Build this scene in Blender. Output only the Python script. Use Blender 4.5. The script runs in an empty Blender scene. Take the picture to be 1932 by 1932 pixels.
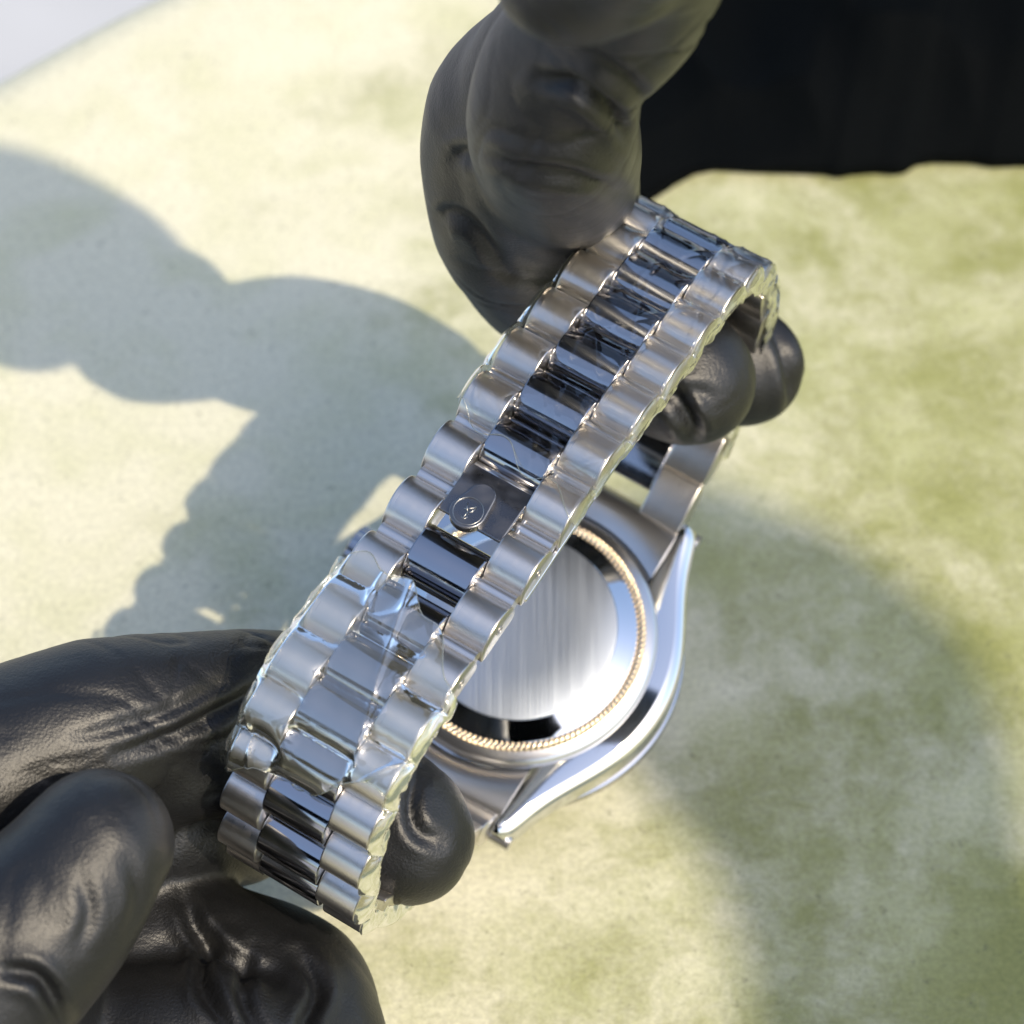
import bpy, bmesh, math, random
import numpy as np
from mathutils import Matrix, Vector

# ------------------------------------------------------------------ camera, world, sun, exposure
S = bpy.context.scene
COL = S.collection
MM = 0.001
F = 5400.0            # focal length in pixels of a 1932 px square picture
HALF = 966.0
PITCH = math.radians(50)
DT = 386.0            # mm from the lens to the tabletop along the view axis
RC = np.array([[1, 0, 0], [0, math.sin(PITCH), math.cos(PITCH)], [0, -math.cos(PITCH), math.sin(PITCH)]]).T
CAM = np.array([0, -DT * math.cos(PITCH), DT * math.sin(PITCH)])

cd = bpy.data.cameras.new('camera'); co = bpy.data.objects.new('camera', cd); COL.objects.link(co)
co.location = CAM * MM
co.rotation_euler = (math.pi / 2 - PITCH, 0, 0)
cd.sensor_width = 36; cd.sensor_fit = 'HORIZONTAL'
cd.lens = 36 * F / 1932
cd.clip_start = 0.01; cd.clip_end = 200
cd.dof.use_dof = True
cd.dof.focus_distance = 0.306
cd.dof.aperture_fstop = cd.lens / 3.6
S.camera = co

SUN_EL = math.radians(50); SUN_AZ = math.radians(-48)     # azimuth from +X, counter-clockwise
sd = np.array([math.cos(SUN_EL) * math.cos(SUN_AZ), math.cos(SUN_EL) * math.sin(SUN_AZ), math.sin(SUN_EL)])
wd = bpy.data.worlds.new('World'); S.world = wd; wd.use_nodes = True
nt = wd.node_tree; bg = nt.nodes['Background']
sky = nt.nodes.new('ShaderNodeTexSky'); sky.sky_type = 'NISHITA'; sky.sun_disc = False
sky.sun_elevation = SUN_EL
sky.sun_rotation = math.pi / 2 - SUN_AZ
sky.air_density = 1.0; sky.dust_density = 1.8; sky.ozone_density = 0.8
nt.links.new(sky.outputs[0], bg.inputs[0]); bg.inputs[1].default_value = 0.15
sl = bpy.data.lights.new('sun', 'SUN'); sl.energy = 2.4; sl.angle = math.radians(0.6); sl.color = (1, 0.86, 0.64)
so = bpy.data.objects.new('sun', sl); COL.objects.link(so)
so.rotation_euler = Vector(sd).to_track_quat('Z', 'Y').to_euler()
S.view_settings.view_transform = 'Standard'; S.view_settings.look = 'None'
S.view_settings.exposure = 0.9; S.view_settings.gamma = 1
S.cycles.max_bounces = 14; S.cycles.transparent_max_bounces = 24; S.cycles.glossy_bounces = 6
S.cycles.caustics_reflective = False; S.cycles.caustics_refractive = False
S.cycles.sample_clamp_indirect = 6

# ------------------------------------------------------------------ frames of reference (all mm)
def P(px, py, d):
    """point on the ray of a picture pixel at depth d"""
    return CAM + RC @ np.array([(px - HALF) / F * d, (HALF - py) / F * d, -d])
def px_of(X):
    q = RC.T @ (X - CAM).T
    return HALF + F * q[0] / -q[2], HALF - F * q[1] / -q[2]
def TK(px, py, k):
    """point k mm towards the sun from the tabletop point under a pixel"""
    return on_plane(px, py) + k * sd
def on_plane(px, py, z=0.0):
    r = RC @ np.array([(px - HALF) / F, (HALF - py) / F, -1.0])
    return CAM + r * ((z - CAM[2]) / r[2])

_u = np.array([.852, -.470, .230]); _n = np.array([-.04, .38, .924])
_u /= np.linalg.norm(_u); _n -= _u * (_n @ _u); _n /= np.linalg.norm(_n); _w = np.cross(_n, _u)
UU, NN, WW = RC @ _u, RC @ _n, RC @ _w            # watch axes: across, out of the caseback, towards the far lugs
C0 = P(980, 1190, 346)
def W(u, a, b):
    u, a, b = np.broadcast_arrays(np.asarray(u, float), a, b)
    return C0 + u[..., None] * UU + a[..., None] * WW + b[..., None] * NN

rng = np.random.default_rng(7); random.seed(7)

# ------------------------------------------------------------------ numpy noise
_perm = rng.random(4096)
def _h(ix, iy, iz, seed):
    k = (ix * 73856093) ^ (iy * 19349663) ^ (iz * 83492791) ^ (seed * 2654435)
    return _perm[k & 4095]
def noise(p, seed=0):
    p = np.asarray(p, float); i = np.floor(p).astype(np.int64); f = p - i; f = f * f * f * (f * (f * 6 - 15) + 10)
    r = 0
    for dx in (0, 1):
        wx = f[..., 0] if dx else 1 - f[..., 0]
        for dy in (0, 1):
            wy = f[..., 1] if dy else 1 - f[..., 1]
            for dz in (0, 1):
                wz = f[..., 2] if dz else 1 - f[..., 2]
                r = r + wx * wy * wz * _h(i[..., 0] + dx, i[..., 1] + dy, i[..., 2] + dz, seed)
    return r * 2 - 1
def fbm(p, oct=3, seed=0):
    r = 0; a = 1
    for k in range(oct):
        r = r + a * noise(p * 2 ** k, seed + k); a *= .5
    return r
def ridge(p, seed=0):
    return (1 - np.abs(noise(p, seed))) ** 3

# ------------------------------------------------------------------ object helpers
def link_obj(name, me, parent=None, mat4=None):
    o = bpy.data.objects.new(name, me); COL.objects.link(o)
    if parent is not None: o.parent = parent
    if mat4 is not None: o.matrix_local = mat4
    return o
def tag(o, label=None, cat=None, group=None, kind=None):
    if label: o['label'] = label
    if cat: o['category'] = cat
    if group: o['group'] = group
    if kind: o['kind'] = kind
    return o
def empty(name, loc):
    o = bpy.data.objects.new(name, None); COL.objects.link(o)
    o.location = np.asarray(loc) * MM; o.empty_display_size = 0.01
    return o
def mesh(name, V, Fc, mats, smooth=True, origin=(0, 0, 0), recalc=True, angle=None):
    me = bpy.data.meshes.new(name)
    me.from_pydata(((np.asarray(V, float) - np.asarray(origin)) * MM).tolist(), [], [list(map(int, f)) for f in Fc])
    if recalc:
        bm = bmesh.new(); bm.from_mesh(me)
        bmesh.ops.recalc_face_normals(bm, faces=bm.faces); bm.to_mesh(me); bm.free()
    for m in (mats if isinstance(mats, (list, tuple)) else [mats]): me.materials.append(m)
    if smooth:
        me.shade_smooth()
        if angle is not None: me.set_sharp_from_angle(angle=math.radians(angle))
    return me
def wmesh(name, V, Fc, mats, parent, **k):
    """mesh given in world mm, child of parent empty"""
    org = np.array(parent.location) / MM if parent is not None else np.zeros(3)
    return link_obj(name, mesh(name, V, Fc, mats, origin=org, **k), parent)
def grid_faces(nr, nc, close_c=False, close_r=False, off=0):
    Fc = []
    for r in range(nr if close_r else nr - 1):
        for c in range(nc if close_c else nc - 1):
            r2 = (r + 1) % nr; c2 = (c + 1) % nc
            Fc.append((off + r * nc + c, off + r * nc + c2, off + r2 * nc + c2, off + r2 * nc + c))
    return Fc
def lathe(prof, seg, rfun=None):
    """profile of (r, b) -> points in watch axes"""
    V = []; th = np.arange(seg) / seg * 2 * math.pi
    for k, (r, b) in enumerate(prof):
        rr = np.full(seg, float(r)) if rfun is None else rfun(k, r, th)
        V.append(W(rr * np.cos(th), rr * np.sin(th), b))
    V = np.concatenate(V); n = len(prof)
    Fc = grid_faces(n, seg, close_c=True)
    return V, Fc
def tube(pts, rad, seg=12, caps=True):
    pts = np.asarray(pts, float); n = len(pts)
    rad = np.broadcast_to(np.asarray(rad, float), (n,))
    T = np.gradient(pts, axis=0); T /= np.linalg.norm(T, axis=1)[:, None]
    ref = np.array([0.3, 0.2, 0.93]); V = []
    for i in range(n):
        a = np.cross(T[i], ref); a /= np.linalg.norm(a); b = np.cross(T[i], a)
        for k in range(seg):
            t = 2 * math.pi * k / seg
            V.append(pts[i] + rad[i] * (math.cos(t) * a + math.sin(t) * b))
    Fc = grid_faces(n, seg, close_c=True)
    if caps: Fc += [tuple(range(seg)), tuple((n - 1) * seg + k for k in range(seg))]
    return np.array(V), Fc
def joinm(parts):
    V = []; Fc = []; o = 0
    for v, f in parts:
        V.append(np.asarray(v)); Fc += [tuple(i + o for i in q) for q in f]; o += len(v)
    return np.concatenate(V), Fc

# ------------------------------------------------------------------ materials
def newmat(name):
    m = bpy.data.materials.new(name); m.use_nodes = True
    return m, m.node_tree, m.node_tree.nodes['Principled BSDF']
def N(nt, t, **k):
    n = nt.nodes.new(t)
    for a, b in k.items(): setattr(n, a, b)
    return n
def metal(name, col, rough, brush=None, bump=0.0, rvar=0.0, cvar=0.0):
    m, nt, b = newmat(name)
    b.inputs['Base Color'].default_value = (*col, 1); b.inputs['Metallic'].default_value = 1
    b.inputs['Roughness'].default_value = rough
    tc = N(nt, 'ShaderNodeTexCoord')
    if brush is not None:
        mp = N(nt, 'ShaderNodeMapping'); mp.inputs['Scale'].default_value = brush
        nz = N(nt, 'ShaderNodeTexNoise'); nz.inputs['Scale'].default_value = 1.0; nz.inputs['Detail'].default_value = 3
        nt.links.new(tc.outputs['Object'], mp.inputs[0]); nt.links.new(mp.outputs[0], nz.inputs['Vector'])
        bp = N(nt, 'ShaderNodeBump'); bp.inputs['Strength'].default_value = bump; bp.inputs['Distance'].default_value = 0.0001
        nt.links.new(nz.outputs[0], bp.inputs['Height']); nt.links.new(bp.outputs[0], b.inputs['Normal'])
        mr = N(nt, 'ShaderNodeMapRange'); mr.inputs['To Min'].default_value = rough * .75; mr.inputs['To Max'].default_value = rough * 1.3
        nt.links.new(nz.outputs[0], mr.inputs[0]); nt.links.new(mr.outputs[0], b.inputs['Roughness'])
        if cvar:
            cr = N(nt, 'ShaderNodeMapRange'); cr.inputs['From Min'].default_value = .3; cr.inputs['From Max'].default_value = .7
            cr.inputs['To Min'].default_value = 1 - cvar; cr.inputs['To Max'].default_value = 1.0; nt.links.new(nz.outputs[0], cr.inputs[0])
            mc = N(nt, 'ShaderNodeMixRGB', blend_type='MULTIPLY'); mc.inputs[0].default_value = 1; mc.inputs[1].default_value = (*col, 1)
            nt.links.new(cr.outputs[0], mc.inputs[2]); nt.links.new(mc.outputs[0], b.inputs['Base Color'])
    elif rvar:
        nz = N(nt, 'ShaderNodeTexNoise'); nz.inputs['Scale'].default_value = 350; nz.inputs['Detail'].default_value = 5
        nt.links.new(tc.outputs['Object'], nz.inputs['Vector'])
        mr = N(nt, 'ShaderNodeMapRange'); mr.inputs['From Min'].default_value = .4; mr.inputs['From Max'].default_value = .75
        mr.inputs['To Min'].default_value = rough; mr.inputs['To Max'].default_value = rough + rvar
        nt.links.new(nz.outputs[0], mr.inputs[0]); nt.links.new(mr.outputs[0], b.inputs['Roughness'])
    return m
STEEL = (.62, .61, .59)
M_brushed = metal('brushed_steel', (.68, .65, .61), .30, brush=(9000, 300, 300), bump=.12)
M_disc = metal('brushed_caseback', (.50, .54, .59), .36, brush=(5000, 60, 60), bump=.07, cvar=.06)
M_polish = metal('polished_steel', (.40, .40, .42), .07, rvar=.10)
M_mirror = metal('mirror_steel', (.70, .71, .72), .035, rvar=.05)
M_satin = metal('satin_steel', (.62, .61, .60), .28)
M_knurl = metal('knurled_steel', (.85, .68, .46), .14)
M_emblem = metal('emblem_steel', (.34, .34, .33), .3)
M_clasp = metal('clasp_steel', (.20, .20, .21), .26, rvar=.2)
m, nt_, b_ = newmat('dark_crystal'); M_glass = m
b_.inputs['Base Color'].default_value = (.01, .012, .015, 1); b_.inputs['Roughness'].default_value = .05

def glove_mat():
    m, nt, b = newmat('black_nitrile')
    tc = N(nt, 'ShaderNodeTexCoord')
    n1 = N(nt, 'ShaderNodeTexNoise'); n1.inputs['Scale'].default_value = 3200; n1.inputs['Detail'].default_value = 3
    n2 = N(nt, 'ShaderNodeTexNoise'); n2.inputs['Scale'].default_value = 130; n2.inputs['Detail'].default_value = 4; n2.inputs['Distortion'].default_value = .6
    for n in (n1, n2): nt.links.new(tc.outputs['Object'], n.inputs['Vector'])
    b1 = N(nt, 'ShaderNodeBump'); b1.inputs['Strength'].default_value = .6; b1.inputs['Distance'].default_value = 0.00012
    b2 = N(nt, 'ShaderNodeBump'); b2.inputs['Strength'].default_value = .35; b2.inputs['Distance'].default_value = 0.0008
    nt.links.new(n1.outputs[0], b1.inputs['Height']); nt.links.new(n2.outputs[0], b2.inputs['Height'])
    nt.links.new(b2.outputs[0], b1.inputs['Normal']); nt.links.new(b1.outputs[0], b.inputs['Normal'])
    mr = N(nt, 'ShaderNodeMapRange'); mr.inputs['To Min'].default_value = .36; mr.inputs['To Max'].default_value = .50
    nt.links.new(n2.outputs[0], mr.inputs[0]); nt.links.new(mr.outputs[0], b.inputs['Roughness'])
    b.inputs['Base Color'].default_value = (.0065, .0068, .0075, 1)
    b.inputs['Specular IOR Level'].default_value = .5
    return m
M_glove = glove_mat()

def film_mat(name, tint, gl, rough, diff=0.0):
    m, nt, b = newmat(name); nt.nodes.remove(b)
    out = nt.nodes['Material Output']
    tr = N(nt, 'ShaderNodeBsdfTransparent'); tr.inputs[0].default_value = (*tint, 1)
    g = N(nt, 'ShaderNodeBsdfGlossy'); g.inputs['Roughness'].default_value = rough; g.inputs[0].default_value = (1, 1, 1, 1)
    fr = N(nt, 'ShaderNodeFresnel'); fr.inputs[0].default_value = 1.5
    ma = N(nt, 'ShaderNodeMath', operation='MULTIPLY_ADD'); ma.inputs[1].default_value = gl; ma.inputs[2].default_value = .015
    mx = N(nt, 'ShaderNodeMixShader')
    tc = N(nt, 'ShaderNodeTexCoord'); nz = N(nt, 'ShaderNodeTexNoise'); nz.inputs['Scale'].default_value = 170; nz.inputs['Detail'].default_value = 1; nz.inputs['Distortion'].default_value = 1.0
    bp = N(nt, 'ShaderNodeBump'); bp.inputs['Strength'].default_value = .35; bp.inputs['Distance'].default_value = .0005
    nt.links.new(tc.outputs['Object'], nz.inputs['Vector']); nt.links.new(nz.outputs[0], bp.inputs['Height'])
    nt.links.new(bp.outputs[0], g.inputs['Normal']); nt.links.new(bp.outputs[0], fr.inputs['Normal'])
    nt.links.new(fr.outputs[0], ma.inputs[0]); nt.links.new(ma.outputs[0], mx.inputs[0])
    nt.links.new(tr.outputs[0], mx.inputs[1]); nt.links.new(g.outputs[0], mx.inputs[2])
    last = mx
    if diff:
        tl = N(nt, 'ShaderNodeBsdfTranslucent'); tl.inputs[0].default_value = (.85, .85, .62, 1)
        df = N(nt, 'ShaderNodeBsdfDiffuse'); df.inputs[0].default_value = (.8, .8, .6, 1)
        m1 = N(nt, 'ShaderNodeMixShader'); m1.inputs[0].default_value = .5
        nt.links.new(tl.outputs[0], m1.inputs[1]); nt.links.new(df.outputs[0], m1.inputs[2])
        m2 = N(nt, 'ShaderNodeMixShader'); m2.inputs[0].default_value = diff
        nt.links.new(mx.outputs[0], m2.inputs[1]); nt.links.new(m1.outputs[0], m2.inputs[2]); last = m2
    nt.links.new(last.outputs[0], out.inputs[0])
    return m
M_film = film_mat('clear_film', (.97, .975, .97), .95, .05)
M_filmlow = film_mat('clear_film_loose', (.965, .975, .97), 2.5, .07, diff=.06)
M_filmedge = film_mat('film_edge', (.94, .94, .86), 3.0, .10, diff=.09)

def table_mat():
    m, nt, b = newmat('mossy_tabletop')
    tc = N(nt, 'ShaderNodeTexCoord'); L = nt.links.new
    def nz(scale, det, dist=0, rough=.55, w=0):
        n = N(nt, 'ShaderNodeTexNoise'); n.inputs['Scale'].default_value = scale; n.inputs['Detail'].default_value = det
        n.inputs['Distortion'].default_value = dist; n.inputs['Roughness'].default_value = rough
        mp = N(nt, 'ShaderNodeMapping'); mp.inputs['Location'].default_value = (w, w * .7, 0)
        L(tc.outputs['Object'], mp.inputs[0]); L(mp.outputs[0], n.inputs['Vector'])
        return n
    big = nz(9, 3, .3, w=3); mid = nz(42, 5, .35, .6, w=7); fine = nz(1300, 4, 0, .7); speck = nz(260, 5, .6, .75, w=1); yel = nz(60, 3, .4, w=5)
    # moss patches; gradient darkening right and front is soft shade painted into the colour
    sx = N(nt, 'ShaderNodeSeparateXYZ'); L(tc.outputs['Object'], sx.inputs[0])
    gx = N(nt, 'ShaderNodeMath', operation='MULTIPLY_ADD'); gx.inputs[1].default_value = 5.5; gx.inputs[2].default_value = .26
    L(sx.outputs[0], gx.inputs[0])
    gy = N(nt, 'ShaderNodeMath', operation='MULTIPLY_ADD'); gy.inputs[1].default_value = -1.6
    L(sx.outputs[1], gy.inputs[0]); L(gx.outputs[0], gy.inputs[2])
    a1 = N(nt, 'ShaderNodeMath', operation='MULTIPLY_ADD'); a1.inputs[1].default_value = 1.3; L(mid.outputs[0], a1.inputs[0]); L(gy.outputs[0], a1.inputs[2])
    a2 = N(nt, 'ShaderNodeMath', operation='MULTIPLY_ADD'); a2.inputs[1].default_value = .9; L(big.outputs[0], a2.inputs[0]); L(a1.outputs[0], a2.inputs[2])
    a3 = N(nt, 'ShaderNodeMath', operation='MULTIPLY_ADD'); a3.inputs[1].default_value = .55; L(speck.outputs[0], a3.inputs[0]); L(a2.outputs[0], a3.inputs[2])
    moss_shade = N(nt, 'ShaderNodeMapRange'); moss_shade.inputs['From Min'].default_value = 1.35; moss_shade.inputs['From Max'].default_value = 2.15; moss_shade.interpolation_type = 'SMOOTHSTEP'
    L(a3.outputs[0], moss_shade.inputs[0])
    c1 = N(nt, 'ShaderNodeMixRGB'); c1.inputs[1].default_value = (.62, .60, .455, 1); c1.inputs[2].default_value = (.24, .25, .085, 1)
    L(moss_shade.outputs[0], c1.inputs[0])
    yr = N(nt, 'ShaderNodeMapRange'); yr.inputs['From Min'].default_value = .45; yr.inputs['From Max'].default_value = .75; yr.inputs['To Max'].default_value = .55
    L(yel.outputs[0], yr.inputs[0])
    c2 = N(nt, 'ShaderNodeMixRGB'); c2.inputs[2].default_value = (.46, .47, .26, 1); L(yr.outputs[0], c2.inputs[0]); L(c1.outputs[0], c2.inputs[1])
    fr = N(nt, 'ShaderNodeMapRange'); fr.inputs['From Min'].default_value = .3; fr.inputs['From Max'].default_value = .7; fr.inputs['To Min'].default_value = .78; fr.inputs['To Max'].default_value = 1.14
    L(fine.outputs[0], fr.inputs[0])
    c3 = N(nt, 'ShaderNodeMixRGB', blend_type='MULTIPLY'); c3.inputs[0].default_value = 1; L(c2.outputs[0], c3.inputs[1]); L(fr.outputs[0], c3.inputs[2])
    # small dark specks
    sp = nz(520, 3, 0, .8, w=11); spr = N(nt, 'ShaderNodeMapRange'); spr.inputs['From Min'].default_value = .60; spr.inputs['From Max'].default_value = .74; spr.inputs['To Max'].default_value = .6
    L(sp.outputs[0], spr.inputs[0])
    c4 = N(nt, 'ShaderNodeMixRGB'); c4.inputs[2].default_value = (.10, .10, .06, 1); L(spr.outputs[0], c4.inputs[0]); L(c3.outputs[0], c4.inputs[1])
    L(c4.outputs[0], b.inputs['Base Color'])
    b.inputs['Roughness'].default_value = .62; b.inputs['Specular IOR Level'].default_value = .35
    bp = N(nt, 'ShaderNodeBump'); bp.inputs['Strength'].default_value = .35; bp.inputs['Distance'].default_value = .0004
    L(speck.outputs[0], bp.inputs['Height'])
    bp2 = N(nt, 'ShaderNodeBump'); bp2.inputs['Strength'].default_value = .4; bp2.inputs['Distance'].default_value = .0001
    L(fine.outputs[0], bp2.inputs['Height']); L(bp.outputs[0], bp2.inputs['Normal']); L(bp2.outputs[0], b.inputs['Normal'])
    return m
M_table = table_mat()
def simple(name, col, rough, nscale=200, var=.2, bump=.3, dist=.001, spec=.3):
    m, nt, b = newmat(name); tc = N(nt, 'ShaderNodeTexCoord'); nz = N(nt, 'ShaderNodeTexNoise')
    nz.inputs['Scale'].default_value = nscale; nz.inputs['Detail'].default_value = 5; nt.links.new(tc.outputs['Object'], nz.inputs['Vector'])
    mr = N(nt, 'ShaderNodeMapRange'); mr.inputs['To Min'].default_value = 1 - var; mr.inputs['To Max'].default_value = 1 + var; nt.links.new(nz.outputs[0], mr.inputs[0])
    mx = N(nt, 'ShaderNodeMixRGB', blend_type='MULTIPLY'); mx.inputs[0].default_value = 1; mx.inputs[1].default_value = (*col, 1)
    nt.links.new(mr.outputs[0], mx.inputs[2]); nt.links.new(mx.outputs[0], b.inputs['Base Color'])
    bp = N(nt, 'ShaderNodeBump'); bp.inputs['Strength'].default_value = bump; bp.inputs['Distance'].default_value = dist
    nt.links.new(nz.outputs[0], bp.inputs['Height']); nt.links.new(bp.outputs[0], b.inputs['Normal'])
    b.inputs['Roughness'].default_value = rough; b.inputs['Specular IOR Level'].default_value = spec
    return m
M_ground = simple('grey_paving', (.40, .41, .425), .8, nscale=8)
M_cloth = simple('black_cloth', (.0012, .0018, .0022), .8, nscale=900, spec=.04, dist=.0003)

# ------------------------------------------------------------------ setting: ground and tabletop
g = 30000.0
me = mesh('ground', [(-g, -g, -720), (g, -g, -720), (g, g, -720), (-g, g, -720)], [(0, 1, 2, 3)], M_ground, smooth=False)
tag(link_obj('ground', me), kind='structure')

def tabletop():
    A = on_plane(-10, 78)[:2]; B = on_plane(150, -8)[:2]
    R = 300.0
    mid = (A + B) / 2; dv = B - A; L = np.linalg.norm(dv); nrm = np.array([dv[1], -dv[0]]) / L
    if nrm @ (on_plane(966, 1900)[:2] - mid) < 0: nrm = -nrm
    c = mid + nrm * math.sqrt(R * R - L * L / 4)
    seg = 192; th = np.arange(seg) / seg * 2 * math.pi
    prof = [(R - 14 + 14 * math.sin(a), -14 + 14 * math.cos(a)) for a in np.linspace(0, math.pi, 15)]
    prof = [(R * .9, 0)] + prof + [(R * .9, -28)]
    V = []
    for r, z in prof:
        V.append(np.stack([c[0] + r * np.cos(th), c[1] + r * np.sin(th), np.full(seg, z)], 1))
    V = np.concatenate(V); Fc = grid_faces(len(prof), seg, close_c=True)
    Fc += [tuple(range(seg)), tuple((len(prof) - 1) * seg + k for k in range(seg))]
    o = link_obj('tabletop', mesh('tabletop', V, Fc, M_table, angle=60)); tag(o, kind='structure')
    # pedestal under the top
    V, Fc = tube([(c[0], c[1], -28), (c[0], c[1], -400), (c[0], c[1], -719)], [70, 55, 110], 40)
    tag(link_obj('table_pedestal', mesh('table_pedestal', V, Fc, M_table)), kind='structure')
tabletop()

# ------------------------------------------------------------------ bracelet path (a, b) through the crests of the links
LOOP = {
 -7: (25.6, -3.4), -6: (32.0, -.5), -5: (37.2, 3.9), -4: (41.8, 9.6), -3: (44.8, 16.4), -2: (45.6, 23.8), -1: (44.1, 30.9),
 0: (40, 36.8), 1: (34.9, 39.8), 2: (28.5, 42.2), 3: (22, 44), 4: (15.1, 46), 5: (7.9, 47.6), 6: (.5, 48.0), 7: (-7.1, 48.5), 8: (-14.6, 49.4),
 9: (-22, 50.8), 10: (-29.2, 51.6), 11: (-35.6, 49.8), 12: (-40.2, 45), 13: (-43.4, 38.2), 14: (-45.6, 31), 15: (-45.2, 23.8), 16: (-42.2, 17.2),
 17: (-37.8, 11.2), 18: (-33.0, 5.8), 19: (-28.4, .9), 20: (-24.2, -3.4)}
_lk = sorted(LOOP); _lp = np.array([LOOP[k] for k in _lk], float)
def loop(i):
    """vectorised Catmull-Rom: (a, b), unit tangent"""
    x = np.clip(np.asarray(i, float) - _lk[0], 0, len(_lk) - 1.0001); k = np.floor(x).astype(int); t = (x - k)[..., None]
    g = lambda j: _lp[np.clip(j, 0, len(_lk) - 1)]
    p0, p1, p2, p3 = g(k - 1), g(k), g(k + 1), g(k + 2)
    pt = .5 * (2 * p1 + (p2 - p0) * t + (2 * p0 - 5 * p1 + 4 * p2 - p3) * t ** 2 + (3 * p1 - p0 - 3 * p2 + p3) * t ** 3)
    d = .5 * ((p2 - p0) + 2 * (2 * p0 - 5 * p1 + 4 * p2 - p3) * t + 3 * (3 * p1 - p0 - 3 * p2 + p3) * t ** 2)
    d /= np.linalg.norm(d, axis=-1)[..., None]
    return pt, d
def LP(u, i, h):
    """world point: across u, path index i, height h over the crest line"""
    u, i, h = np.broadcast_arrays(np.asarray(u, float), i, h)
    pt, d = loop(i)
    return W(u, pt[..., 0] + d[..., 1] * h, pt[..., 1] - d[..., 0] * h)
def wscale(i):
    """half-width factor: the bracelet widens from the clasp to the lugs"""
    far = max(0, -1 - i, i - 16); return 1 + .13 * min(1, far / 5)

watch = empty('wristwatch', C0)
tag(watch, 'steel wristwatch held caseback up, three row bracelet arching over its shiny round caseback', 'wristwatch')
WORG = C0.copy()
def frame_at(i, h=0.0, u=0.0, su=1.0):
    pt, d = loop(float(i)); pos = LP(u, float(i), h)
    T = d[0] * WW + d[1] * NN; O = -d[0] * NN + d[1] * WW
    M = Matrix(np.array([[UU[k] * su, -T[k], O[k], (pos[k] - WORG[k]) * MM] for k in range(3)] + [[0, 0, 0, 1]]).tolist())
    return M

def link_mesh(name, hw, rt, hh, mat, bev=.22, flat=.15, seg=26):
    """half-round bar along X: half width hw, half pitch rt, height hh; crest at z=0"""
    prof = []
    for a in np.linspace(.0, math.pi, seg):
        c, s = math.cos(a), math.sin(a)
        prof.append((rt * c, -hh + hh * s))
    prof += [(-rt + .1, -hh - flat - .25), (-rt + .5, -hh - flat - .5), (rt - .5, -hh - flat - .5), (rt - .1, -hh - flat - .25)]
    prof = np.array(prof); cen = np.array([0, -hh * .55])
    rows = []
    for x, ins in ((-hw, bev), (-hw + bev * .35, bev * .3), (-hw + bev, 0), (-hw + bev + .06, 0), (hw - bev - .06, 0), (hw - bev, 0), (hw - bev * .35, bev * .3), (hw, bev)):
        q = prof - (prof - cen) / np.linalg.norm(prof - cen, axis=1)[:, None] * ins
        rows.append(np.c_[np.full(len(q), x), q])
    n = len(prof); V = np.concatenate(rows); Fc = grid_faces(len(rows), n, close_c=True)
    Fc += [tuple(range(n)), tuple((len(rows) - 1) * n + k for k in range(n))]
    return mesh(name, V, Fc, mat, angle=35)
OUT_C, OUT_H, CEN_H = 6.25, 2.42, 3.78
me_out = link_mesh('outer_link', OUT_H, 3.34, 3.5, M_brushed, bev=.16)
me_cen = link_mesh('centre_link', CEN_H, 3.42, 3.35, M_polish, bev=.16)
def screw_mesh():
    parts = []
    for r0, r1, x in ((.62, .46, .05),):
        th = np.arange(20) / 20 * 2 * math.pi
        ring = lambda r, xx: np.c_[np.full(20, xx), r * np.cos(th), r * np.sin(th)]
        V = np.concatenate([ring(r0, 0), ring(r0, x), ring(r1, x), ring(r1, -.1)]); parts.append((V, grid_faces(4, 20, close_c=True)))
    a = [(.04, -.42, -.10), (.04, .42, -.10), (.04, .42, .10), (.04, -.42, .10), (0, -.42, -.10), (0, .42, -.10), (0, .42, .10), (0, -.42, .10)]
    parts.append((np.array(a), [(0, 1, 2, 3), (0, 1, 5, 4), (1, 2, 6, 5), (2, 3, 7, 6), (3, 0, 4, 7)]))
    V, Fc = joinm(parts); return mesh('link_screw', V, Fc, M_satin, angle=40)
me_screw = screw_mesh()
jit = random.Random(3)
for i in range(-7, 21):
    k = wscale(i)
    for s in (-1, 1):
        o = link_obj('outer_link', me_out, watch, frame_at(i, u=s * OUT_C * k, su=k) @ Matrix.Rotation(jit.uniform(-.03, .03), 4, 'X'))
        if i in (7, 8, 9, 4, 5, 10) and s == 1:
            sc = link_obj('link_screw', me_screw, o, Matrix.Translation((OUT_H * MM, .2 * MM, -2.3 * MM)) @ Matrix.Rotation(.9, 4, 'X'))
for i in range(-7, 20):
    if i == 6: continue
    k = wscale(i + .5)
    link_obj('centre_link', me_cen, watch, frame_at(i + .5, h=-.1, u=0, su=k) @ Matrix.Rotation(jit.uniform(-.04, .04), 4, 'X'))
# connecting pins seen through the gaps
me_pin = None
pinpts = [(-8.3, 0, 0), (-4, 0, 0), (4, 0, 0), (8.3, 0, 0)]
V, Fc = tube(pinpts, .95, 14); me_pin = mesh('link_pin', V, Fc, M_satin, angle=40)
for i in range(-6, 20):
    link_obj('link_pin', me_pin, watch, frame_at(i + .5, h=-2.75, su=wscale(i)))

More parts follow.
